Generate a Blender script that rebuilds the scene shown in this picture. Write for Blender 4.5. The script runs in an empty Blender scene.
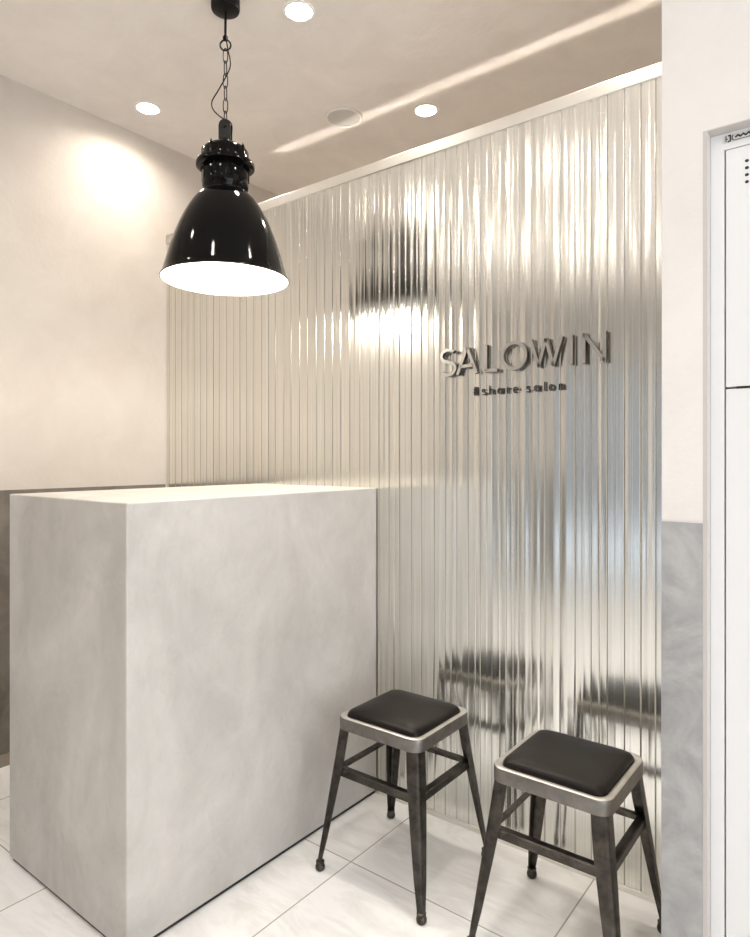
import bpy, bmesh, math, random
from mathutils import Vector, Matrix
random.seed(7)
S = bpy.context.scene
COL = S.collection
PI = math.pi

# ------------------------------------------------------------------ camera, world, exposure
cam_d = bpy.data.cameras.new('camera')
cam = bpy.data.objects.new('camera', cam_d)
COL.objects.link(cam)
cam.location = (0, 0, 1.2)
cam.rotation_euler = (PI/2, 0, math.radians(37.8))
cam_d.sensor_fit = 'HORIZONTAL'
cam_d.sensor_width = 36
cam_d.lens = 651/750*36
cam_d.shift_y = -11.5/750
cam_d.clip_start = 0.02
S.camera = cam

w = bpy.data.worlds.new('world')
S.world = w
w.use_nodes = True
bg = w.node_tree.nodes['Background']
bg.inputs['Color'].default_value = (0.80, 0.89, 1.0, 1)
bg.inputs['Strength'].default_value = 3.2

S.view_settings.view_transform = 'Standard'
S.view_settings.look = 'None'
S.view_settings.gamma = 1
S.view_settings.use_curve_mapping = False
S.view_settings.exposure = -0.25
S.cycles.max_bounces = 10
S.cycles.diffuse_bounces = 5
S.cycles.glossy_bounces = 5
S.cycles.caustics_reflective = True
S.cycles.sample_clamp_indirect = 4.0
S.cycles.blur_glossy = 0.4

DOWN_W = 7.6            # watts of one downlight
WARM = (1.0, 0.92, 0.82)

def area_light(name, loc, rot, size, power, color, spread=180, shape='DISK', size_y=None, parent=None):
    l = bpy.data.lights.new(name, 'AREA')
    l.shape = shape
    l.size = size
    if size_y: l.size_y = size_y
    l.energy = power
    l.color = color
    l.spread = math.radians(spread)
    o = bpy.data.objects.new(name, l)
    COL.objects.link(o)
    o.location = loc
    o.rotation_euler = rot
    if parent: o.parent = parent
    return o

# daylight coming in through the glass door in the rear wall
portal = area_light('door_daylight', (-1.90, -2.68, 1.05), (PI/2, 0, PI), 1.15, 1, (1, 1, 1), shape='RECTANGLE', size_y=2.05)
portal.data.cycles.is_portal = True
# fill light for the room, outside an added window in the right wall
area_light('window_fill_light', (1.55, .22, 1.42), (0, PI/2, 0), 2.1, 56, (0.97, 0.98, 1.0), shape='RECTANGLE', size_y=2.0)

# ------------------------------------------------------------------ materials
def new_mat(name):
    m = bpy.data.materials.new(name)
    m.use_nodes = True
    nt = m.node_tree
    b = nt.nodes['Principled BSDF']
    return m, nt, b

def N(nt, t, **kw):
    n = nt.nodes.new(t)
    for k, v in kw.items():
        if k in n.inputs: n.inputs[k].default_value = v
        else: setattr(n, k, v)
    return n

def setin(n, **kw):
    for k, v in kw.items():
        n.inputs[k.replace('_', ' ')].default_value = v

def plain(name, col, rough=0.5, metal=0.0, spec=0.5, coat=0.0):
    m, nt, b = new_mat(name)
    b.inputs['Base Color'].default_value = (*col, 1)
    b.inputs['Roughness'].default_value = rough
    b.inputs['Metallic'].default_value = metal
    b.inputs['Specular IOR Level'].default_value = spec
    if coat:
        b.inputs['Coat Weight'].default_value = coat
        b.inputs['Coat Roughness'].default_value = 0.03
    return m

def mottled(name, c1, c2, scale=4, rough=0.8, bump=0.1, bscale=40, c3=None, metal=0.0, detail=6, dist=0.6, spec=0.4):
    m, nt, b = new_mat(name)
    tc = N(nt, 'ShaderNodeTexCoord')
    n1 = N(nt, 'ShaderNodeTexNoise', Scale=scale, Detail=detail, Roughness=0.6, Distortion=dist)
    r = N(nt, 'ShaderNodeValToRGB')
    r.color_ramp.elements[0].position = 0.32
    r.color_ramp.elements[1].position = 0.68
    r.color_ramp.elements[0].color = (*c1, 1)
    r.color_ramp.elements[1].color = (*c2, 1)
    if c3:
        e = r.color_ramp.elements.new(0.52)
        e.color = (*c3, 1)
    nt.links.new(tc.outputs['Object'], n1.inputs['Vector'])
    nt.links.new(n1.outputs['Fac'], r.inputs['Fac'])
    nt.links.new(r.outputs['Color'], b.inputs['Base Color'])
    b.inputs['Roughness'].default_value = rough
    b.inputs['Metallic'].default_value = metal
    b.inputs['Specular IOR Level'].default_value = spec
    if bump:
        n2 = N(nt, 'ShaderNodeTexNoise', Scale=bscale, Detail=4, Roughness=0.6)
        bp = N(nt, 'ShaderNodeBump', Strength=bump, Distance=0.01)
        nt.links.new(tc.outputs['Object'], n2.inputs['Vector'])
        nt.links.new(n2.outputs['Fac'], bp.inputs['Height'])
        nt.links.new(bp.outputs['Normal'], b.inputs['Normal'])
    return m

def emit(name, col, strength):
    m, nt, b = new_mat(name)
    b.inputs['Base Color'].default_value = (*col, 1)
    b.inputs['Emission Color'].default_value = (*col, 1)
    b.inputs['Emission Strength'].default_value = strength
    return m

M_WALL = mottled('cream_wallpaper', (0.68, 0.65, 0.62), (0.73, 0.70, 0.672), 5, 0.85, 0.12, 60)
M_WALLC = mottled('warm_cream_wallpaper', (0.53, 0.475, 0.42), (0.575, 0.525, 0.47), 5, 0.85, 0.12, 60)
M_CEIL = mottled('ceiling_wallpaper', (0.76, 0.70, 0.65), (0.82, 0.765, 0.715), 6, 0.9, 0.15, 50)
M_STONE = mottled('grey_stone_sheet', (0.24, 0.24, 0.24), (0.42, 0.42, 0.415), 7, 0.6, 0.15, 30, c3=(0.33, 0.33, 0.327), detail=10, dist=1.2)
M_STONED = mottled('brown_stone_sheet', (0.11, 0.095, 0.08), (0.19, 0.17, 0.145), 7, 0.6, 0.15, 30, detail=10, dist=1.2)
M_BASE = plain('greige_vinyl', (0.25, 0.21, 0.17), 0.5)
M_BLACK = plain('glossy_black_enamel', (0.003, 0.003, 0.003), 0.07, 0, 0.12, 0.0)
M_BLACKM = plain('black_metal', (0.007, 0.006, 0.006), 0.3, 0, 0.15)
M_WHITEIN = plain('white_enamel', (0.90, 0.87, 0.80), 0.4)
M_DARK = plain('dark_gap', (0.02, 0.018, 0.016), 0.7)
M_LOCK = plain('white_powder_coat', (0.70, 0.70, 0.70), 0.35)
M_REVEAL = plain('grey_lining', (0.50, 0.47, 0.44), 0.6)
M_RAIL = mottled('satin_aluminium', (0.78, 0.77, 0.72), (0.86, 0.85, 0.80), 3, 0.28, 0, 10, metal=1.0)
M_STEEL = plain('brushed_steel_letter', (0.44, 0.425, 0.40), 0.34, 1.0)
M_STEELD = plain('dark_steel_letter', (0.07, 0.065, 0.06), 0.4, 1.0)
M_SEAT = plain('black_leatherette', (0.008, 0.006, 0.005), 0.36, 0, 0.16)
M_DOORF = plain('dark_door_frame', (0.05, 0.05, 0.055), 0.4)

# weathered gunmetal of the stools
def gunmetal(name, c1, c2, rough):
    m, nt, b = new_mat(name)
    tc = N(nt, 'ShaderNodeTexCoord')
    n1 = N(nt, 'ShaderNodeTexNoise', Scale=22, Detail=6, Roughness=0.65, Distortion=0.4)
    r = N(nt, 'ShaderNodeValToRGB')
    r.color_ramp.elements[0].position = 0.35
    r.color_ramp.elements[1].position = 0.7
    r.color_ramp.elements[0].color = (*c1, 1)
    r.color_ramp.elements[1].color = (*c2, 1)
    nt.links.new(tc.outputs['Object'], n1.inputs['Vector'])
    nt.links.new(n1.outputs['Fac'], r.inputs['Fac'])
    nt.links.new(r.outputs['Color'], b.inputs['Base Color'])
    b.inputs['Metallic'].default_value = 0.85
    b.inputs['Roughness'].default_value = rough
    return m
M_GUN = gunmetal('gunmetal', (0.03, 0.026, 0.022), (0.10, 0.09, 0.08), 0.34)
M_GUNL = gunmetal('light_gunmetal', (0.16, 0.15, 0.138), (0.24, 0.226, 0.208), 0.4)
M_LIP = gunmetal('lip_sheen_metal', (0.55, 0.53, 0.50), (0.70, 0.68, 0.64), 0.4)  # seat lip paler: the ceiling it reflects is put into its colour

# troweled mortar of the counter
def mortar():
    m, nt, b = new_mat('troweled_mortar')
    tc = N(nt, 'ShaderNodeTexCoord')
    mp = N(nt, 'ShaderNodeMapping')
    mp.inputs['Scale'].default_value = (1, 1, 0.7)
    nt.links.new(tc.outputs['Object'], mp.inputs['Vector'])
    n1 = N(nt, 'ShaderNodeTexNoise', Scale=3.2, Detail=7, Roughness=0.55, Distortion=1.1)
    n2 = N(nt, 'ShaderNodeTexNoise', Scale=14, Detail=6, Roughness=0.7, Distortion=0.8)
    nt.links.new(mp.outputs['Vector'], n1.inputs['Vector'])
    nt.links.new(mp.outputs['Vector'], n2.inputs['Vector'])
    mx = N(nt, 'ShaderNodeMix')
    mx.data_type = 'FLOAT'
    mx.inputs[0].default_value = 0.3
    nt.links.new(n1.outputs['Fac'], mx.inputs[2])
    nt.links.new(n2.outputs['Fac'], mx.inputs[3])
    r = N(nt, 'ShaderNodeValToRGB')
    r.color_ramp.elements[0].position = 0.33
    r.color_ramp.elements[1].position = 0.66
    r.color_ramp.elements[0].color = (0.41, 0.39, 0.365, 1)
    r.color_ramp.elements[1].color = (0.585, 0.56, 0.53, 1)
    e = r.color_ramp.elements.new(0.5)
    e.color = (0.50, 0.48, 0.452, 1)
    nt.links.new(mx.outputs[0], r.inputs['Fac'])
    # fine hairline scratches left by the trowel
    vr = N(nt, 'ShaderNodeTexVoronoi', Scale=5.0)
    vr.feature = 'DISTANCE_TO_EDGE'
    nw = N(nt, 'ShaderNodeTexNoise', Scale=3, Detail=5, Distortion=0.5)
    nt.links.new(tc.outputs['Object'], nw.inputs['Vector'])
    va = N(nt, 'ShaderNodeVectorMath'); va.operation = 'ADD'
    nt.links.new(tc.outputs['Object'], va.inputs[0])
    nt.links.new(nw.outputs['Color'], va.inputs[1])
    nt.links.new(va.outputs[0], vr.inputs['Vector'])
    cr = N(nt, 'ShaderNodeMapRange')
    cr.inputs['From Max'].default_value = 0.012
    cr.inputs['To Min'].default_value = 0.94
    nt.links.new(vr.outputs['Distance'], cr.inputs['Value'])
    mul = N(nt, 'ShaderNodeMix'); mul.data_type = 'RGBA'; mul.blend_type = 'MULTIPLY'
    mul.inputs[0].default_value = 1.0
    nt.links.new(r.outputs['Color'], mul.inputs[6])
    nt.links.new(cr.outputs['Result'], mul.inputs[7])
    nt.links.new(mul.outputs[2], b.inputs['Base Color'])
    b.inputs['Roughness'].default_value = 0.55
    b.inputs['Specular IOR Level'].default_value = 0.4
    bp = N(nt, 'ShaderNodeBump', Strength=0.12, Distance=0.01)
    nt.links.new(n2.outputs['Fac'], bp.inputs['Height'])
    nt.links.new(bp.outputs['Normal'], b.inputs['Normal'])
    return m
M_MORTAR = mortar()

# white marble tiles, 60 cm grid
def marble():
    m, nt, b = new_mat('white_marble_tiles')
    L = nt.links
    tc = N(nt, 'ShaderNodeTexCoord')
    sep = N(nt, 'ShaderNodeSeparateXYZ')
    L.new(tc.outputs['Object'], sep.inputs[0])
    def math_(op, a, bb=None):
        n = N(nt, 'ShaderNodeMath'); n.operation = op
        for i, v in enumerate((a, bb)):
            if v is None: continue
            if isinstance(v, (int, float)): n.inputs[i].default_value = v
            else: L.new(v, n.inputs[i])
        return n.outputs[0]
    fx = math_('DIVIDE', math_('ADD', sep.outputs[0], 0.612 + 6.0), 0.597)
    fy = math_('DIVIDE', math_('ADD', sep.outputs[1], -1.481 + 6.0), 0.600)
    dists = []
    for f in (fx, fy):
        fr = math_('FRACT', f)
        dists.append(math_('MINIMUM', fr, math_('SUBTRACT', 1.0, fr)))
    dmin = math_('MINIMUM', *dists)
    joint = math_('LESS_THAN', dmin, 0.0034)
    cell = N(nt, 'ShaderNodeCombineXYZ')
    L.new(math_('FLOOR', fx), cell.inputs[0]); L.new(math_('FLOOR', fy), cell.inputs[1])
    wn = N(nt, 'ShaderNodeTexWhiteNoise'); wn.noise_dimensions = '3D'
    L.new(cell.outputs[0], wn.inputs['Vector'])
    off = N(nt, 'ShaderNodeVectorMath'); off.operation = 'MULTIPLY_ADD'
    L.new(wn.outputs['Color'], off.inputs[0])
    off.inputs[1].default_value = (30, 30, 30)
    L.new(tc.outputs['Object'], off.inputs[2])
    mp = N(nt, 'ShaderNodeMapping')
    mp.inputs['Rotation'].default_value = (0, 0, 0.5)
    mp.inputs['Scale'].default_value = (1.0, 3.2, 1)
    L.new(off.outputs[0], mp.inputs['Vector'])
    v = N(nt, 'ShaderNodeTexNoise', Scale=3.2, Detail=8, Roughness=0.62, Distortion=1.6)
    L.new(mp.outputs[0], v.inputs['Vector'])
    r = N(nt, 'ShaderNodeValToRGB')
    r.color_ramp.elements[0].position = 0.36
    r.color_ramp.elements[1].position = 0.56
    r.color_ramp.elements[0].color = (0.77, 0.755, 0.74, 1)
    r.color_ramp.elements[1].color = (0.88, 0.875, 0.865, 1)
    L.new(v.outputs['Fac'], r.inputs['Fac'])
    mx = N(nt, 'ShaderNodeMix'); mx.data_type = 'RGBA'
    L.new(joint, mx.inputs[0])
    L.new(r.outputs['Color'], mx.inputs[6])
    mx.inputs[7].default_value = (0.42, 0.38, 0.33, 1)
    L.new(mx.outputs[2], b.inputs['Base Color'])
    b.inputs['Roughness'].default_value = 0.22
    b.inputs['Specular IOR Level'].default_value = 0.5
    return m
M_FLOOR = marble()

# polished ribbed metal of the partition
def ribbed_metal():
    m, nt, b = new_mat('polished_ribbed_metal')
    tc = N(nt, 'ShaderNodeTexCoord')
    mp = N(nt, 'ShaderNodeMapping')
    mp.inputs['Scale'].default_value = (160, 1, 1.2)
    nt.links.new(tc.outputs['Object'], mp.inputs['Vector'])
    n = N(nt, 'ShaderNodeTexNoise', Scale=1.0, Detail=3, Roughness=0.5)
    nt.links.new(mp.outputs[0], n.inputs['Vector'])
    r = N(nt, 'ShaderNodeValToRGB')
    r.color_ramp.elements[0].position = 0.3
    r.color_ramp.elements[1].position = 0.7
    r.color_ramp.elements[0].color = (0.77, 0.76, 0.71, 1)
    r.color_ramp.elements[1].color = (0.91, 0.905, 0.86, 1)
    nt.links.new(n.outputs['Fac'], r.inputs['Fac'])
    nt.links.new(r.outputs['Color'], b.inputs['Base Color'])
    b.inputs['Metallic'].default_value = 1.0
    b.inputs['Roughness'].default_value = 0.18
    return m
M_RIB = ribbed_metal()
M_SEAM = plain('shaded_seam', (0.45, 0.44, 0.41), 0.3, 1.0)  # rib grooves: their shade is put into a darker metal colour

def glass_pane():
    m, nt, b = new_mat('clear_glass')
    t = N(nt, 'ShaderNodeBsdfTransparent')
    g = N(nt, 'ShaderNodeBsdfGlossy', Roughness=0.02)
    mx = N(nt, 'ShaderNodeMixShader')
    mx.inputs[0].default_value = 0.08
    nt.links.new(t.outputs[0], mx.inputs[1]); nt.links.new(g.outputs[0], mx.inputs[2])
    nt.links.new(mx.outputs[0], nt.nodes['Material Output'].inputs['Surface'])
    return m
M_GLASS = glass_pane()
M_LENS = emit('downlight_lens', (1.0, 0.93, 0.82), 60.0)
M_BULB = emit('lamp_bulb', (1.0, 0.90, 0.74), 14.0)

# ------------------------------------------------------------------ helpers
def link(name, bm, mats, parent=None, smooth=False, bevel=0, loc=None):
    me = bpy.data.meshes.new(name)
    bmesh.ops.recalc_face_normals(bm, faces=bm.faces[:])
    bm.to_mesh(me)
    bm.free()
    for m in (mats if isinstance(mats, (list, tuple)) else [mats]):
        me.materials.append(m)
    if smooth:
        me.polygons.foreach_set('use_smooth', [True]*len(me.polygons))
        try: me.set_sharp_from_angle(angle=math.radians(40))
        except Exception: pass
    o = bpy.data.objects.new(name, me)
    COL.objects.link(o)
    if parent: o.parent = parent
    if loc: o.location = loc
    if bevel:
        md = o.modifiers.new('bevel', 'BEVEL')
        md.width = bevel; md.segments = 3; md.limit_method = 'ANGLE'
        me.polygons.foreach_set('use_smooth', [True]*len(me.polygons))
        try: me.set_sharp_from_angle(angle=math.radians(50))
        except Exception: pass
    return o

def box(bm, x0, x1, y0, y1, z0, z1):
    v = [bm.verts.new(p) for p in ((x0,y0,z0),(x1,y0,z0),(x1,y1,z0),(x0,y1,z0),(x0,y0,z1),(x1,y0,z1),(x1,y1,z1),(x0,y1,z1))]
    for f in ((0,3,2,1),(4,5,6,7),(0,1,5,4),(1,2,6,5),(2,3,7,6),(3,0,4,7)):
        bm.faces.new([v[i] for i in f])
    return v

def boxobj(name, b, mat, parent=None, bevel=0):
    bm = bmesh.new(); box(bm, *b)
    return link(name, bm, mat, parent, bevel=bevel)

def lathe(bm, prof, seg=48, cx=0, cy=0, mat=0, close=False):
    rings = []
    for r, z in prof:
        if r < 1e-6:
            rings.append([bm.verts.new((cx, cy, z))])
        else:
            rings.append([bm.verts.new((cx + r*math.cos(2*PI*i/seg), cy + r*math.sin(2*PI*i/seg), z)) for i in range(seg)])
    pairs = list(zip(rings[:-1], rings[1:]))
    if close: pairs.append((rings[-1], rings[0]))
    for a, b in pairs:
        for i in range(seg):
            j = (i+1) % seg
            if len(a) == 1 and len(b) == 1: continue
            if len(a) == 1: f = bm.faces.new((a[0], b[j], b[i]))
            elif len(b) == 1: f = bm.faces.new((a[i], a[j], b[0]))
            else: f = bm.faces.new((a[i], a[j], b[j], b[i]))
            f.material_index = mat

def tube(bm, pts, r, seg=10, closed=False):
    pts = [Vector(p) for p in pts]
    n = len(pts)
    rings = []
    up = None
    for i in range(n):
        if closed: t = pts[(i+1) % n] - pts[i-1]
        else: t = pts[min(i+1, n-1)] - pts[max(i-1, 0)]
        t.normalize()
        if up is None:
            up = t.orthogonal().normalized()
        up = (up - t*up.dot(t)).normalized()
        s = t.cross(up)
        rings.append([bm.verts.new(pts[i] + (up*math.cos(2*PI*k/seg) + s*math.sin(2*PI*k/seg))*r) for k in range(seg)])
    for i in range(n if closed else n-1):
        a, b = rings[i], rings[(i+1) % n]
        for k in range(seg):
            j = (k+1) % seg
            bm.faces.new((a[k], a[j], b[j], b[k]))
    if not closed:
        bm.faces.new(rings[0][::-1]); bm.faces.new(rings[-1])

def tag(o, label=None, cat=None, group=None, kind=None):
    if label: o['label'] = label
    if cat: o['category'] = cat
    if group: o['group'] = group
    if kind: o['kind'] = kind
    return o

def empty(name, loc):
    o = bpy.data.objects.new(name, None)
    o.empty_display_size = 0.1
    COL.objects.link(o)
    o.location = loc
    return o

def copy_tree(o, parent=None):
    c = o.copy()
    COL.objects.link(c)
    if parent: c.parent = parent
    for ch in list(o.children):
        copy_tree(ch, c)
    return c

def rrect(hx, hy, r, n=6):
    pts = []
    for cx, cy, a0 in ((hx-r, hy-r, 0), (-hx+r, hy-r, 90), (-hx+r, -hy+r, 180), (hx-r, -hy+r, 270)):
        for k in range(n+1):
            a = math.radians(a0 + 90*k/n)
            pts.append((cx + r*math.cos(a), cy + r*math.sin(a)))
    return pts

def loft(bm, loops, cap0=True, cap1=True, mat=0):
    rs = [[bm.verts.new(p) for p in l] for l in loops]
    for a, b in zip(rs[:-1], rs[1:]):
        for i in range(len(a)):
            j = (i+1) % len(a)
            bm.faces.new((a[i], a[j], b[j], b[i])).material_index = mat
    if cap0: bm.faces.new(rs[0][::-1])
    if cap1: bm.faces.new(rs[-1])
    return rs

# ------------------------------------------------------------------ room shell
XL, XR, YB, YF = -2.690, 1.25, -2.65, 3.3
H = 2.68
PY = 1.84          # face of the ribbed partition
FY = 1.389         # face of the wall beside it
FX = -0.347        # its edge

tag(boxobj('floor', (XL-.12, XR+.12, YB-.12, YF+.12, -.1, 0), M_FLOOR), 'white marble tile floor with thin grey joints', 'floor', kind='structure')
tag(boxobj('ceiling', (XL-.12, XR+.12, YB-.12, YF+.12, H, H+.1), M_CEIL), 'beige papered ceiling with round downlights', 'ceiling', kind='structure')
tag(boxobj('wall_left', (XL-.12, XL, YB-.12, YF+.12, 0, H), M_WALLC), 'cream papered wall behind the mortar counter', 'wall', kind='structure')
WY0, WY1, WZ0, WZ1 = -.75, 1.22, .35, 2.45
bm = bmesh.new()
box(bm, XR, XR+.12, YB-.12, WY0, 0, H)
box(bm, XR, XR+.12, WY1, YF+.12, 0, H)
box(bm, XR, XR+.12, WY0, WY1, 0, WZ0)
box(bm, XR, XR+.12, WY0, WY1, WZ1, H)
tag(link('wall_right', bm, M_WALL), 'cream side wall with the window added for fill light', 'wall', kind='structure')
win = empty('fill_window_1', (0, 0, 0))  # unseen window, added so fill light comes in from the right
tag(win, 'wide window added in the right side wall for fill light', 'window', kind='structure')
bm = bmesh.new()
for y0_, y1_, z0_, z1_ in ((WY0, WY1, WZ0, WZ0+.05), (WY0, WY1, WZ1-.05, WZ1), (WY0, WY0+.05, WZ0+.05, WZ1-.05), (WY1-.05, WY1, WZ0+.05, WZ1-.05), ((WY0+WY1)/2-.03, (WY0+WY1)/2+.03, WZ0+.05, WZ1-.05)):
    box(bm, XR+.03, XR+.09, y0_, y1_, z0_, z1_)
link('window_frame', bm, M_DOORF, win)
for y0_, y1_ in ((WY0+.05, (WY0+WY1)/2-.03), ((WY0+WY1)/2+.03, WY1-.05)):
    boxobj('glass_pane', (XR+.057, XR+.063, y0_, y1_, WZ0+.05, WZ1-.05), M_GLASS, win)
tag(boxobj('wall_far', (XL, XR, YF, YF+.12, 0, H), M_WALL), 'cream wall beyond the ribbed metal partition', 'wall', kind='structure')

# rear wall with an opening for the glass door
DX0, DX1, DH = -2.50, -1.30, 2.1
bm = bmesh.new()
box(bm, XL, DX0, YB-.12, YB, 0, H)
box(bm, DX1, XR, YB-.12, YB, 0, H)
box(bm, DX0, DX1, YB-.12, YB, DH, H)
tag(link('wall_rear', bm, M_WALL), 'cream rear wall with the glass street door', 'wall', kind='structure')
dr = empty('door_1', (0, 0, 0))
tag(dr, 'framed glass street door in the rear wall', 'door', kind='structure')
bm = bmesh.new()
box(bm, DX0, DX0+.05, YB-.09, YB-.03, 0, DH)
box(bm, DX1-.05, DX1, YB-.09, YB-.03, 0, DH)
box(bm, DX0+.05, DX1-.05, YB-.09, YB-.03, DH-.06, DH)
box(bm, DX0+.05, DX1-.05, YB-.09, YB-.03, 0, .08)
link('door_frame', bm, M_DOORF, dr)
boxobj('glass_pane', (DX0+.05, DX1-.05, YB-.063, YB-.057, .08, DH-.06), M_GLASS, dr)
tag(boxobj('trim_3', (XL, XR, YB, YB+.35, 2.42, H), plain('greige_header', (0.30, 0.28, 0.26), 0.5)), 'greige header along the top of the rear wall', 'beam', kind='structure')
tag(boxobj('ground', (-6, 4, -9, YB-.12, -.12, -.02), plain('pavement', (0.70, 0.71, 0.73), 0.8)), 'grey pavement outside the glass door', 'pavement', kind='structure')

tag(boxobj('street_facade', (-7, 4, -8.4, -8.0, -.02, 3.2), plain('facade_plaster', (0.20, 0.20, 0.20), 0.8)), 'grey facade across the street outside the glass door', 'building', kind='structure')
# wall beside the partition, with the recess of the cabinet
RX0, RX1, RZ = -0.2718, 0.345, 1.832
bm = bmesh.new()
box(bm, FX, RX0, FY, 2.05, 0, H)
box(bm, RX1, XR, FY, 2.05, 0, H)
box(bm, RX0, RX1, FY, 2.05, RZ, H)
box(bm, RX0, RX1, 1.98, 2.05, 0, RZ)
tag(link('wall_front', bm, M_WALL), 'pale wall pier right of the ribbed partition, grey sheet below', 'wall', kind='structure')

# grey stone-look dado sheets and baseboards
DZ = 1.071
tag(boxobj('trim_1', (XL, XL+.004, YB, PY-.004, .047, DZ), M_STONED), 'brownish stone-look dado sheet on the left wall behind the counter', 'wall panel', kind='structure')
tag(boxobj('baseboard_left', (XL, XL+.009, YB, PY-.004, 0, .047), M_BASE), 'low greige baseboard of the left wall', 'baseboard', kind='structure')
bm = bmesh.new()
box(bm, FX, RX0, FY-.004, FY, 0, DZ)
box(bm, RX1, XR, FY-.004, FY, 0, DZ)
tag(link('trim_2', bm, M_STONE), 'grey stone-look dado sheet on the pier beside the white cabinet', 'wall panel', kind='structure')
# grey lining of the recess: left, top, right
bm = bmesh.new()
box(bm, RX0, RX0+.008, FY, 1.97, 0, RZ-.002)
box(bm, RX1-.004, RX1, FY, 1.97, 0, RZ-.002)
box(bm, RX0, RX1, FY, 1.97, RZ-.002, RZ)
tag(link('trim_4', bm, M_REVEAL), 'grey lining of the recess around the white cabinet', 'trim', kind='structure')

# ------------------------------------------------------------------ ribbed metal partition
part = empty('wall_partition', (0, 0, 0))
tag(part, 'tall partition of polished ribbed metal behind the two stools', 'partition', kind='structure')
PITCH = 0.0445
PX0, PX1 = XL + .003, FX - .002
PT = 2.220
bm = bmesh.new()
prof = []
x = PX0
rnd = random.Random(3)
while x < PX1:
    # one module: two nearly flat facets, a narrow groove and a narrow ridge
    for kind_ in (0, 1):
        fw = PITCH*.5*(1 + rnd.uniform(-.18, .18))
        tilt = max(-.052, min(.052, rnd.gauss(0, .030)))
        bow = rnd.uniform(.10, .48)*.001*rnd.choice((-1, 1, 1))
        edge = (.0013 if kind_ == 0 else .0042)*rnd.uniform(.6, 1.3)
        dep = (.0018 if kind_ == 0 else -.00060)*rnd.uniform(.5, 1.2)
        for i in range(9):
            u = i/9
            prof.append((x + u*(fw-edge), PY + .005 + tilt*(u-.5)*fw + bow*(1-(2*u-1)**2)))
        prof.append((x + fw - edge*.5, PY + .005 + dep, kind_))
        x += fw
prof = [q for q in prof if q[0] < PX1]
prof.append((PX1, PY + .004))
va = [(bm.verts.new((px, py, .016)), bm.verts.new((px, py, PT)), bm.verts.new((px, py+.018, .016)), bm.verts.new((px, py+.018, PT))) for px, py, *_ in prof]
for qi, (a, b) in enumerate(zip(va[:-1], va[1:])):
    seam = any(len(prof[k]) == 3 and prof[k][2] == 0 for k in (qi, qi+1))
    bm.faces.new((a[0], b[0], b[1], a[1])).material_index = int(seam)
    bm.faces.new((b[2], a[2], a[3], b[3]))
    bm.faces.new((a[1], b[1], b[3], a[3]))
    bm.faces.new((b[0], a[0], a[2], b[2]))
bm.faces.new((va[0][0], va[0][1], va[0][3], va[0][2]))
bm.faces.new((va[-1][0], va[-1][2], va[-1][3], va[-1][1]))
sheet = link('ribbed_sheet', bm, [M_RIB, M_SEAM], part, smooth=True)
boxobj('top_rail', (PX0, PX1, PY+.001, PY+.032, PT-.002, PT+.036), M_RAIL, part, bevel=.002)
boxobj('floor_track', (PX0, PX1, PY+.001, PY+.032, 0, .016), M_RAIL, part, bevel=.002)

# unseen light channel added behind the partition to throw the thin ceiling streak
streak_light = empty('added_streak_light', (0, 0, 0))
tag(streak_light, 'unseen light channel added behind the partition for the ceiling streak', 'light')
boxobj('channel', (-2.65, -.40, PY+.033, PY+.058, PT-.03, PT-.004), M_RAIL, streak_light)
boxobj('diffuser', (-2.64, -.41, PY+.037, PY+.054, PT-.004, PT-.001), emit('added_streak_glow', (1.0, 0.93, 0.82), 1.2), streak_light)
ang = math.atan2(2.215-(PY+.046), H-PT)
area_light('added_streak_beam', (-1.36, PY+.046, PT+.004), (PI - ang, 0, 0), 1.9, .27, WARM, spread=8, shape='RECTANGLE', size_y=.012, parent=streak_light)

# ------------------------------------------------------------------ mortar reception counter
cnt = empty('reception_counter', (-1.73, 1.35, 0))
tag(cnt, 'block-like reception counter in grey troweled mortar under the black pendant lamp', 'counter')
CX0, CX1, CY0, CY1 = -2.048+1.73, -1.42+1.73, .864-1.35, 1.8405-1.35
bm = bmesh.new(); box(bm, CX0, CX1, CY0, CY1, .012, 1.09)
link('body', bm, M_MORTAR, cnt, bevel=.004)
boxobj('plinth', (CX0+.008, CX1-.008, CY0+.008, CY1-.002, 0, .012), M_DARK, cnt)

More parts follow.
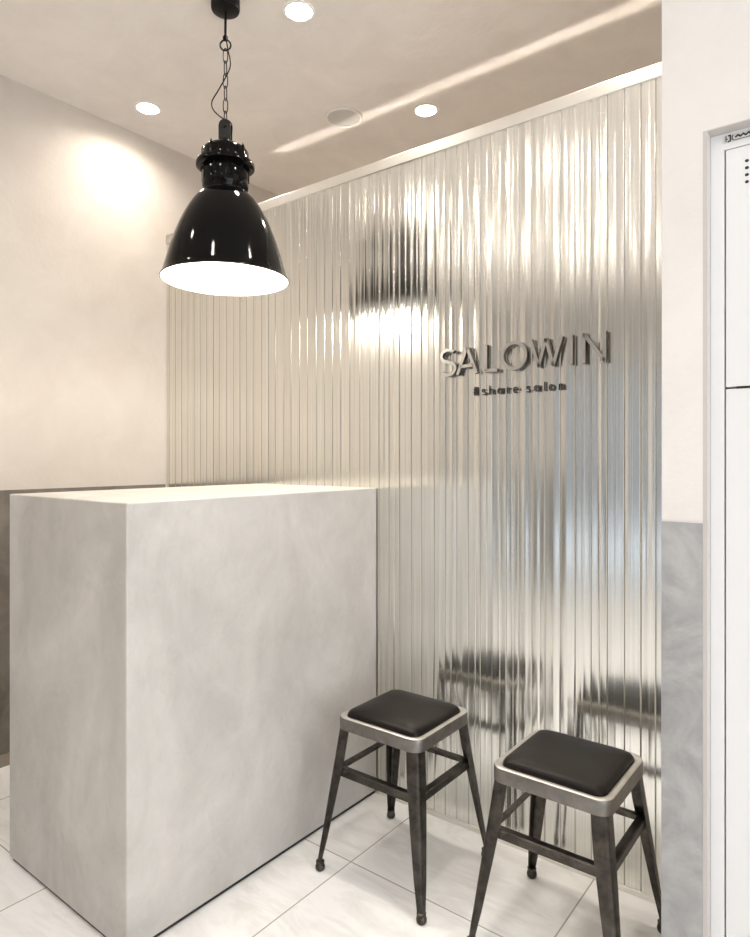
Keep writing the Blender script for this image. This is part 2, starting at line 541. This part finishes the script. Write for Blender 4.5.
# ------------------------------------------------------------------ stools
def make_stool():
    root = empty('bar_stool', (0, 0, 0))
    HX, HY = .146, .143
    # seat pan: rounded square rim with rolled upper edge
    bm = bmesh.new()
    loops = []
    for ins, z, r in ((0.000, .411, .034), (0.0, .440, .034), (.0015, .4445, .033), (.004, .4465, .031), (.013, .4465, .028), (.018, .444, .024), (.020, .439, .022), (.020, .415, .022)):
        loops.append([(x, y, z) for x, y in rrect(HX-ins, HY-ins, r)])
    rs = loft(bm, loops, False, False)
    for i in range(len(rs[0])):
        j = (i+1) % len(rs[0])
        bm.faces.new((rs[-1][i], rs[-1][j], rs[0][j], rs[0][i]))
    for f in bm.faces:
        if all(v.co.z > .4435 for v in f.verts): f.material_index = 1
    tag(link('seat_frame', bm, [M_GUNL, M_LIP], root, smooth=True), 'grey metal rim with ceiling sheen coloured into its pale lip')
    # padded cushion, domed
    bm = bmesh.new()
    loops = []
    for ins, z, r in ((.0205, .416, .022), (.0195, .446, .022), (.0195, .450, .024), (.023, .4565, .026), (.031, .461, .030), (.046, .465, .034), (.073, .469, .034), (.105, .471, .026)):
        loops.append([(x, y, z) for x, y in rrect(HX-ins, HY-ins, r)])
    loft(bm, loops, True, True)
    link('cushion', bm, M_SEAT, root, smooth=True)
    # legs: pressed angle section, outer corner rounded, tapering to a ball foot
    for sx, sy in ((-1,-1), (1,-1), (1,1), (-1,1)):
        bm = bmesh.new()
        secs = []
        for z, px, py, wd in ((.416, .138, .135, .037), (.330, .148, .145, .0375), (.22, .1615, .1585, .032), (.10, .1755, .1725, .0240), (.062, .180, .177, .020), (.019, .1845, .1815, .0155)):
            ro = min(.010, wd*.35); t = .0032
            loop = []
            loop.append((px-wd, py))
            for q in range(6):
                a = PI/2 - PI/2*q/5
                loop.append((px-ro + ro*math.cos(a), py-ro + ro*math.sin(a)))
            loop.append((px, py-wd))
            loop.append((px-t, py-wd))
            ri = max(ro-t, .001)
            for q in range(6):
                a = PI/2*q/5
                loop.append((px-t-ri + ri*math.cos(a), py-t-ri + ri*math.sin(a)))
            loop.append((px-wd, py-t))
            secs.append([(sx*a, sy*b, z) for a, b in loop])
        loft(bm, secs, True, True)
        leg = link('leg', bm, M_GUN, root, smooth=True)
        bm = bmesh.new()
        lathe(bm, [(0, 0), (.0105, 0), (.0135, .004), (.0142, .010), (.0128, .016), (.0105, .018), (.0105, .0205), (.0125, .022), (.0125, .026), (.009, .028), (.0, .029)], 20, sx*.1765, sy*.1735)
        link('foot', bm, M_GUN, leg, smooth=True)
    # four rails between the legs: small pressed channels
    zr = .288
    lx, ly = .1535, .1505
    for ax, s in (('x', -1), ('x', 1), ('y', -1), ('y', 1)):
        bm = bmesh.new()
        L0 = (lx if ax == 'x' else ly) - .012
        o = (ly if ax == 'x' else lx) - .006
        sec = [(0, -.011), (0, .008), (-.003, .011), (-.020, .011), (-.020, .008), (-.004, .008), (-.003, .007), (-.003, -.011)]
        loops = []
        for e in (-L0, L0):
            l = []
            for a, z in sec:
                if ax == 'x': l.append((e, s*(o+a), zr+z))
                else: l.append((s*(o+a), e, zr+z))
            loops.append(l)
        loft(bm, loops, True, True)
        link('rail', bm, M_GUN, root, smooth=True)
    return root

stool = make_stool()
tag(stool, 'black padded metal stool nearer the mortar counter', 'stool', 'low metal stools by the ribbed partition')
stool.location = (-1.110, 1.572, 0)
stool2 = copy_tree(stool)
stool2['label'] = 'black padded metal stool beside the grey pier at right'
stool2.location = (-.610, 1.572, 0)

# ------------------------------------------------------------------ pendant lamp
LX, LY = -1.668, 1.3635
lamp = empty('pendant_lamp', (LX, LY, H))
tag(lamp, 'large glossy black dome pendant lamp on a chain above the counter', 'lamp')
Z = lambda z: z - H
bm = bmesh.new()
lathe(bm, [(0, 0), (.046, 0), (.046, Z(2.646)), (.044, Z(2.640)), (.038, Z(2.637)), (.010, Z(2.635)), (0, Z(2.635))], 40)
link('canopy', bm, M_BLACKM, lamp, smooth=True)
bm = bmesh.new()
tube(bm, [(0, 0, Z(2.637)), (0, 0, Z(2.555))], .0042, 12)
lathe(bm, [(0, Z(2.556)), (.008, Z(2.556)), (.009, Z(2.549)), (.006, Z(2.543)), (0, Z(2.543))], 16)
link('stem', bm, M_BLACKM, lamp, smooth=True)
bm = bmesh.new()
tube(bm, [(.017*math.cos(2*PI*k/28)*.79, .017*math.sin(2*PI*k/28)*0 + .017*math.cos(2*PI*k/28)*.613, Z(2.528)+.017*math.sin(2*PI*k/28)) for k in range(28)], .0028, 8, True)
link('hanging_ring', bm, M_BLACKM, lamp, smooth=True)
# chain of long oval links, alternately turned
zt = 2.514
n_l = 6
ll = (2.514 - 2.272)/n_l
for k in range(n_l):
    bm = bmesh.new()
    zc = zt - ll*(k+.5)
    d = (.79, .613) if k % 2 == 0 else (.30, -.95)
    hw, hl = .0072, ll/2 + .0035
    pts = []
    for q in range(24):
        a = 2*PI*q/24
        pts.append((hw*math.cos(a)*d[0], hw*math.cos(a)*d[1], Z(zc) + hl*(abs(math.sin(a))**.75)*(1 if math.sin(a) >= 0 else -1)))
    tube(bm, pts, .0017, 8, True)
    link('chain_link', bm, M_BLACKM, lamp, smooth=True)
# loose cord beside the chain
def catmull(ps, n=10):
    ps = [Vector(p) for p in ps]
    out = []
    q = [ps[0]] + ps + [ps[-1]]
    for i in range(1, len(q)-2):
        for t in range(n):
            t /= n
            a, b, c, d = q[i-1], q[i], q[i+1], q[i+2]
            out.append(.5*((2*b) + (c-a)*t + (2*a-5*b+4*c-d)*t*t + (3*b-a-3*c+d)*t**3))
    out.append(ps[-1])
    return out
def cp(s, z, dep=0):
    return (s*.79 - dep*.613, s*.613 + dep*.79, Z(z))
bm = bmesh.new()
tube(bm, catmull([cp(.002, 2.56, -.010), cp(.010, 2.51, -.012), cp(.018, 2.47, -.012), cp(.016, 2.445, -.012), cp(0.0, 2.41, -.013), cp(-.022, 2.375, -.010), cp(-.044, 2.345, 0), cp(-.040, 2.322, .006), cp(-.015, 2.300, .010), cp(.010, 2.288, .010), cp(.019, 2.27, .010), cp(.016, 2.235, .010)]), .0021, 8)
link('cord', bm, M_BLACKM, lamp, smooth=True)
# lug holding the housing
bm = bmesh.new()
for s in (-1, 1):
    loops = []
    hh = []
    for a in range(13):
        t = PI*a/12
        hh.append((.019*math.cos(t), Z(2.262) + .022*math.sin(t)))
    hh += [(-.019, Z(2.195)), (.019, Z(2.195))]
    for e in (.010, .015):
        loops.append([(u*.79 - s*e*.613, u*.613 + s*e*.79, z) for u, z in hh])
    loft(bm, loops)
tube(bm, [cp(0, 2.262, -.022), cp(0, 2.262, .022)], .0055, 12)
lathe(bm, [(0, Z(2.222)), (.017, Z(2.222)), (.020, Z(2.215)), (.020, Z(2.195)), (0, Z(2.195))], 24)
link('lug', bm, M_BLACKM, lamp, smooth=True)
# ribbed socket housing
bm = bmesh.new()
lathe(bm, [(0, Z(2.200)), (.040, Z(2.200)), (.060, Z(2.196)), (.070, Z(2.188)), (.074, Z(2.178)), (.074, Z(2.150)), (.074, Z(2.142)), (0, Z(2.142))], 56)
for k in range(8):
    a = 2*PI*k/8 + .2
    c, s = math.cos(a), math.sin(a)
    lathe(bm, [(0, Z(2.200)), (.005, Z(2.188)), (.006, Z(2.184)), (.006, Z(2.145)), (0, Z(2.145))], 12, .070*c, .069*s)
link('socket_housing', bm, M_BLACK, lamp, smooth=True)
bm = bmesh.new()
lathe(bm, [(0, Z(2.150)), (.080, Z(2.150)), (.090, Z(2.147)), (.0935, Z(2.140)), (.0925, Z(2.132)), (.086, Z(2.128)), (.076, Z(2.127)), (.0, Z(2.127))], 56)
link('collar', bm, M_BLACK, lamp, smooth=True)
bm = bmesh.new()
lathe(bm, [(0, Z(2.128)), (.072, Z(2.128)), (.074, Z(2.120)), (.074, Z(2.072)), (.072, Z(2.062)), (.067, Z(2.056)), (.067, Z(2.050)), (.071, Z(2.045)), (.070, Z(2.036)), (0, Z(2.034))], 56)
for k in range(10):
    a = 2*PI*k/10 + .1
    c, s = math.cos(a), math.sin(a)
    lathe(bm, [(0, Z(2.127)), (.005, Z(2.127)), (.005, Z(2.085)), (.0, Z(2.080))], 10, .0715*c, .0715*s)
link('lower_housing', bm, M_BLACK, lamp, smooth=True)
# dome shade: black outside, white inside
outer = [(.050, 2.047), (.074, 2.045), (.092, 2.034), (.112, 2.008), (.132, 1.974), (.151, 1.934), (.167, 1.893), (.181, 1.850), (.192, 1.812), (.1995, 1.787), (.2040, 1.777), (.2060, 1.7725)]
def smooth_prof(ps, n=4):
    v = catmull([(a, 0, b) for a, b in ps], n)
    return [(q[0], q[2]) for q in v]
sp = smooth_prof([(r*.98, z) for r, z in outer])
bm = bmesh.new()
lathe(bm, [(r, Z(z)) for r, z in sp] + [(.2033, Z(1.7710)), (.2033, Z(1.7690)), (.2005, Z(1.7690))], 96, mat=0)
lathe(bm, [(.2005, Z(1.7690))] + [(max(r-.0035, .01), Z(z-.001)) for r, z in reversed(sp)], 96, mat=1)
bmesh.ops.remove_doubles(bm, verts=bm.verts[:], dist=1e-5)
tag(link('lamp_shade', bm, [M_BLACK, M_WHITEIN], lamp, smooth=True), 'black dome shade, white inside')
bm = bmesh.new()
lathe(bm, [(0, Z(1.842)), (.020, Z(1.845)), (.038, Z(1.857)), (.047, Z(1.876)), (.049, Z(1.892)), (.044, Z(1.915)), (.028, Z(1.945)), (.017, Z(1.965)), (.017, Z(2.03)), (0, Z(2.034))], 32)
bulb = link('bulb', bm, M_BULB, lamp, smooth=True)
pl = bpy.data.lights.new('bulb_light', 'POINT')
pl.energy = 22; pl.color = (1.0, 0.93, 0.82); pl.shadow_soft_size = .05
po = bpy.data.objects.new('bulb_light', pl); COL.objects.link(po); po.parent = lamp; po.location = (0, 0, Z(1.81))

# ------------------------------------------------------------------ ceiling lights and vent
def make_downlight():
    root = empty('downlight', (0, 0, H))
    bm = bmesh.new()
    lathe(bm, [(.044, 0), (.054, 0), (.054, -.002), (.050, -.004), (.044, -.004)], 40, close=True)
    link('trim_ring', bm, M_WHITEIN, root, smooth=True)
    bm = bmesh.new()
    lathe(bm, [(0, 0), (.044, 0), (.044, -.003), (0, -.0032)], 40)
    link('lens', bm, M_LENS, root, smooth=True)
    area_light('downlight_beam', (0, 0, -.006), (0, 0, 0), .085, DOWN_W, WARM, spread=152, parent=root)
    return root
spots = [
    (-1.523, 1.552, 'round downlight near the top edge, right of the lamp chain'),
    (-2.453, 1.591, 'round downlight closest to the cream left wall'),
    (-1.53, 2.327, 'round downlight just above the top of the ribbed partition'),
    (-1.53, 3.05, 'unseen round downlight added behind the partition, by the far wall'),  # this and the next two: added to brighten the ceiling back there
    (-.50, 3.00, 'unseen round downlight added behind the partition and the pier'),
    (-2.42, 2.95, 'unseen round downlight added behind the partition in the left corner'),
    (-.62, 1.55, 'round downlight overhead between the stools and the cabinet'),
    (.50, -.30, 'round downlight overhead by the added side window'),
    (-2.10, .50, 'round downlight overhead before the left end of the counter'),
    (-1.25, .50, 'round downlight overhead before the right end of the counter'),
    (-.45, .50, 'round downlight overhead in front of the stools'),
    (-.60, -.30, 'round downlight overhead before the counter end'),
    (-1.55, -.30, 'round downlight overhead in front of the counter'),
    (-2.30, -.30, 'round downlight overhead by the left wall, before the counter'),
    (-1.55, -.9, 'round downlight overhead in the middle of the room'),
    (-.4, -.9, 'round downlight overhead right of the room centre'),
    (.6, -.9, 'round downlight overhead by the right wall'),
    (-.4, -1.9, 'round downlight overhead by the rear wall'),
]
d0 = make_downlight()
for i, (x, y, lab) in enumerate(spots):
    d = d0 if i == 0 else copy_tree(d0)
    d.location = (x, y, H)
    if y < 1 or y > 2 or x < -2.4:  # dimmed rows: over the waiting side and behind the partition
        for ch in d.children:
            if ch.type == 'LIGHT':
                ch.data = ch.data.copy()
                ch.data.energy = DOWN_W*(.35 if y < 0 else .22 if y < 1 else .72 if y < 2 else 1.0)
    tag(d, lab, 'downlight', 'round ceiling downlights')

vent = empty('ceiling_vent', (-1.844, 2.156, H))
tag(vent, 'flat round ceiling vent with a pale rim left of the partition downlight', 'vent')
bm = bmesh.new()
lathe(bm, [(.072, 0), (.082, 0), (.082, -.006), (.079, -.009), (.072, -.007)], 48, close=True)
link('rim', bm, plain('vent_rim', (.80, .77, .72), .5), vent, smooth=True)
bm = bmesh.new()
lathe(bm, [(0, -.003), (.072, -.003), (.072, -.0005), (0, -.0005)], 48)
link('disc', bm, plain('vent_disc', (.58, .55, .52), .5), vent, smooth=True)

# ------------------------------------------------------------------ raised lettering on the partition
def ribbon(bm, pts, wd, y0, y1, closed=False):
    P = [Vector((a, b)) for a, b in pts]
    n = len(P)
    Lf, Rt = [], []
    for i in range(n):
        if closed: d1, d2 = P[i]-P[i-1], P[(i+1) % n]-P[i]
        else:
            d1 = P[i]-P[max(i-1, 0)] if i else P[1]-P[0]
            d2 = P[i+1]-P[i] if i < n-1 else d1
        d1 = d1.normalized(); d2 = d2.normalized()
        t = (d1+d2).normalized()
        nn = Vector((-t.y, t.x))
        c = max(.35, nn.dot(Vector((-d1.y, d1.x))))
        Lf.append(P[i] + nn*wd/2/c); Rt.append(P[i] - nn*wd/2/c)
    vs = [[bm.verts.new((q.x, y, q.y)) for q, y in ((l, y0), (r, y0), (r, y1), (l, y1))] for l, r in zip(Lf, Rt)]
    for i in range(n if closed else n-1):
        a, b = vs[i], vs[(i+1) % n]
        for k in range(4):
            j = (k+1) % 4
            bm.faces.new((a[k], b[k], b[j], a[j]))
    if not closed:
        bm.faces.new(vs[0]); bm.faces.new(vs[-1][::-1])

def arc(cx, cy, rx, ry, a0, a1, n=20):
    return [(cx + rx*math.cos(math.radians(a0+(a1-a0)*k/n)), cy + ry*math.sin(math.radians(a0+(a1-a0)*k/n))) for k in range(n+1)]
def ell(cx, cy, rx, ry, n=36):
    return ('c', arc(cx, cy, rx, ry, 0, 360-360/n, n-1))
# strokes in a unit box (x 0..1 of the glyph width, y 0..1 of the cap height)
S_STROKE = arc(.5, .745, .40, .225, 35, 250, 20) + arc(.5, .255, .44, .235, 70, -145, 20)
GL = {
    'S': [S_STROKE],
    'A': [[(.06, 0), (.5, .98)], [(.5, .98), (.94, 0)], [(.2, .30), (.8, .30)]],
    'L': [[(.09, 1), (.09, .04)], [(.0, .045), (1, .045)]],
    'O': [ell(.5, .5, .47, .46)],
    'W': [[(.04, 1), (.29, .03)], [(.29, .03), (.5, .97)], [(.5, .97), (.71, .03)], [(.71, .03), (.96, 1)]],
    'I': [[(.5, 0), (.5, 1)]],
    'N': [[(.07, 0), (.07, 1)], [(.07, .97), (.93, .03)], [(.93, 0), (.93, 1)]],
    '#': [[(.30, 0), (.42, 1)], [(.60, 0), (.72, 1)], [(.02, .34), (.94, .34)], [(.08, .68), (1, .68)]],
    's': [arc(.5, .48, .38, .17, 35, 250, 14) + arc(.5, .17, .42, .16, 70, -145, 14)],
    'h': [[(.12, 0), (.12, 1)], arc(.5, .36, .38, .28, 180, 0, 14) + [(.88, 0)]],
    'a': [ell(.45, .33, .38, .31, 28), [(.88, 0), (.88, .66)]],
    'r': [[(.2, 0), (.2, .66)], arc(.62, .34, .42, .28, 175, 60, 10)],
    'e': [[(.12, .34), (.88, .34)] + arc(.5, .33, .40, .31, 0, 315, 24)],
    'l': [[(.5, 0), (.5, 1)]],
    'o': [ell(.5, .33, .42, .31, 28)],
    'n': [[(.12, 0), (.12, .66)], arc(.5, .36, .38, .28, 180, 0, 14) + [(.88, 0)]],
}
def glyph(ch, x0, x1, z0, h, wd, y0, y1, mat, parent, label):
    bm = bmesh.new()
    cx, cz = (x0+x1)/2, z0 + h/2
    for st in GL[ch]:
        cl = False
        if st and st[0] == 'c': cl, st = True, st[1]
        ribbon(bm, [(x0 + a*(x1-x0) - cx, z0 + b*h - cz) for a, b in st], wd, y0, y1, cl)
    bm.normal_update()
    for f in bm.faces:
        if abs(f.normal.y) < .5: f.material_index = 1  # letter sides: the dark they reflect is put into their colour
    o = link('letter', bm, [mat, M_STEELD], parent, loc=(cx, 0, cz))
    o['label'] = label
    return o

sign = empty('wall_sign', (0, PY, 0))
tag(sign, 'row of large raised silver capital letters on the ribbed metal partition', 'sign')
LZ, LH = 1.466, .086
for ch, a, b in (('S', -1.146, -1.084), ('A', -1.084, -1.005), ('L', -.981, -.937), ('O', -.922, -.840), ('W', -.832, -.726), ('I', -.712, -.692), ('N', -.670, -.602)):
    glyph(ch, a, b, LZ, LH, 0.0098, -.015, .001, M_STEEL, sign, 'raised silver letter ' + ch)
sub = empty('tagline_sign', (0, PY, 0))
tag(sub, 'line of small dark lettering just below the large silver capital letters', 'sign')
xx = [(-1.031, -1.007, '#'), (-.997, -.981, 's'), (-.972, -.952, 'h'), (-.943, -.921, 'a'), (-.911, -.898, 'r'), (-.890, -.869, 'e'), (-.846, -.831, 's'), (-.822, -.800, 'a'), (-.790, -.784, 'l'), (-.776, -.754, 'o'), (-.745, -.725, 'n')]
for a, b, ch in xx:
    m_, g_ = (a+b)/2, (b-a)*.42
    glyph(ch, m_-g_, m_+g_, 1.396, .028, 0.0013 if ch == '#' else 0.0022, -.006, .002, M_STEELD, sub, 'small dark character ' + ch)

# ------------------------------------------------------------------ white metal cabinet in the recess
lk = empty('metal_cabinet', (RX0+.0085, 1.419, 0))
tag(lk, 'tall white metal cabinet set into the recess at the right edge', 'cabinet')
W, CH = .60, 1.8295
bm = bmesh.new(); box(bm, 0, W, .016, .50, 0, CH)
box(bm, 0, .024, 0, .016, 0, CH)
box(bm, W-.024, W, 0, .016, 0, CH)
box(bm, .024, W-.024, 0, .016, CH-.032, CH)
box(bm, .024, W-.024, 0, .016, 0, .05)
link('body', bm, M_LOCK, lk)
boxobj('shadow_gap', (.0242, W-.0242, .0145, .0158, .05, CH-.032), plain('grey_gap', (.10, .10, .10), .8), lk)
def door(z0, z1, vents):
    bm = bmesh.new(); box(bm, .0262, W-.0262, -.001, .0142, z0, z1)
    dd = link('door', bm, M_LOCK, lk, bevel=.0015)
    if vents:
        for c in range(6):
            for r_ in range(4):
                cx, cz = .0625 + c*.085, z1 - .030 - r_*.0134
                bm = bmesh.new()
                loft(bm, [[(cx + .0035*math.cos(2*PI*k/10), y, cz + .003*math.sin(2*PI*k/10)) for k in range(10)] for y in (-.0016, .0)])
                link('vent_hole', bm, M_DARK, dd)
    return dd
door(1.3355, CH-.0335, True)
dl = door(.055, 1.332, False)
boxobj('grip_slot', (.045, W-.045, -.0014, .0, 1.3315, 1.3360), M_DARK, lk)
# nameplate strip: dark glyph-like marks on a pale plate
npl = boxobj('nameplate', (.024, .20, -.0016, 0, CH-.020, CH-.005), plain('pale_plate', (.62, .61, .60), .5), lk)
bm = bmesh.new()
y0, y1 = -.0024, -.0014
ribbon(bm, [(.0270, 1.812), (.0270, 1.823)], .0016, y0, y1)
ribbon(bm, [(.0272, 1.818), (.0300, 1.8155)], .0012, y0, y1)
ribbon(bm, [(.0305, 1.8225), (.0345, 1.8225), (.0345, 1.812), (.0300, 1.811)], .0024, y0, y1)
ribbon(bm, [(.0395, 1.822), (.0375, 1.819), (.0375, 1.815), (.0400, 1.812)], .0016, y0, y1)
ribbon(bm, [(.043 + c*.0045, 1.8175 + (.0022 if c % 2 else -.0012)) for c in range(34)], .0030, y0, y1)
ribbon(bm, [(.040, 1.8115), (.197, 1.8125)], .0010, y0, y1)
link('marking', bm, M_DARK, npl)
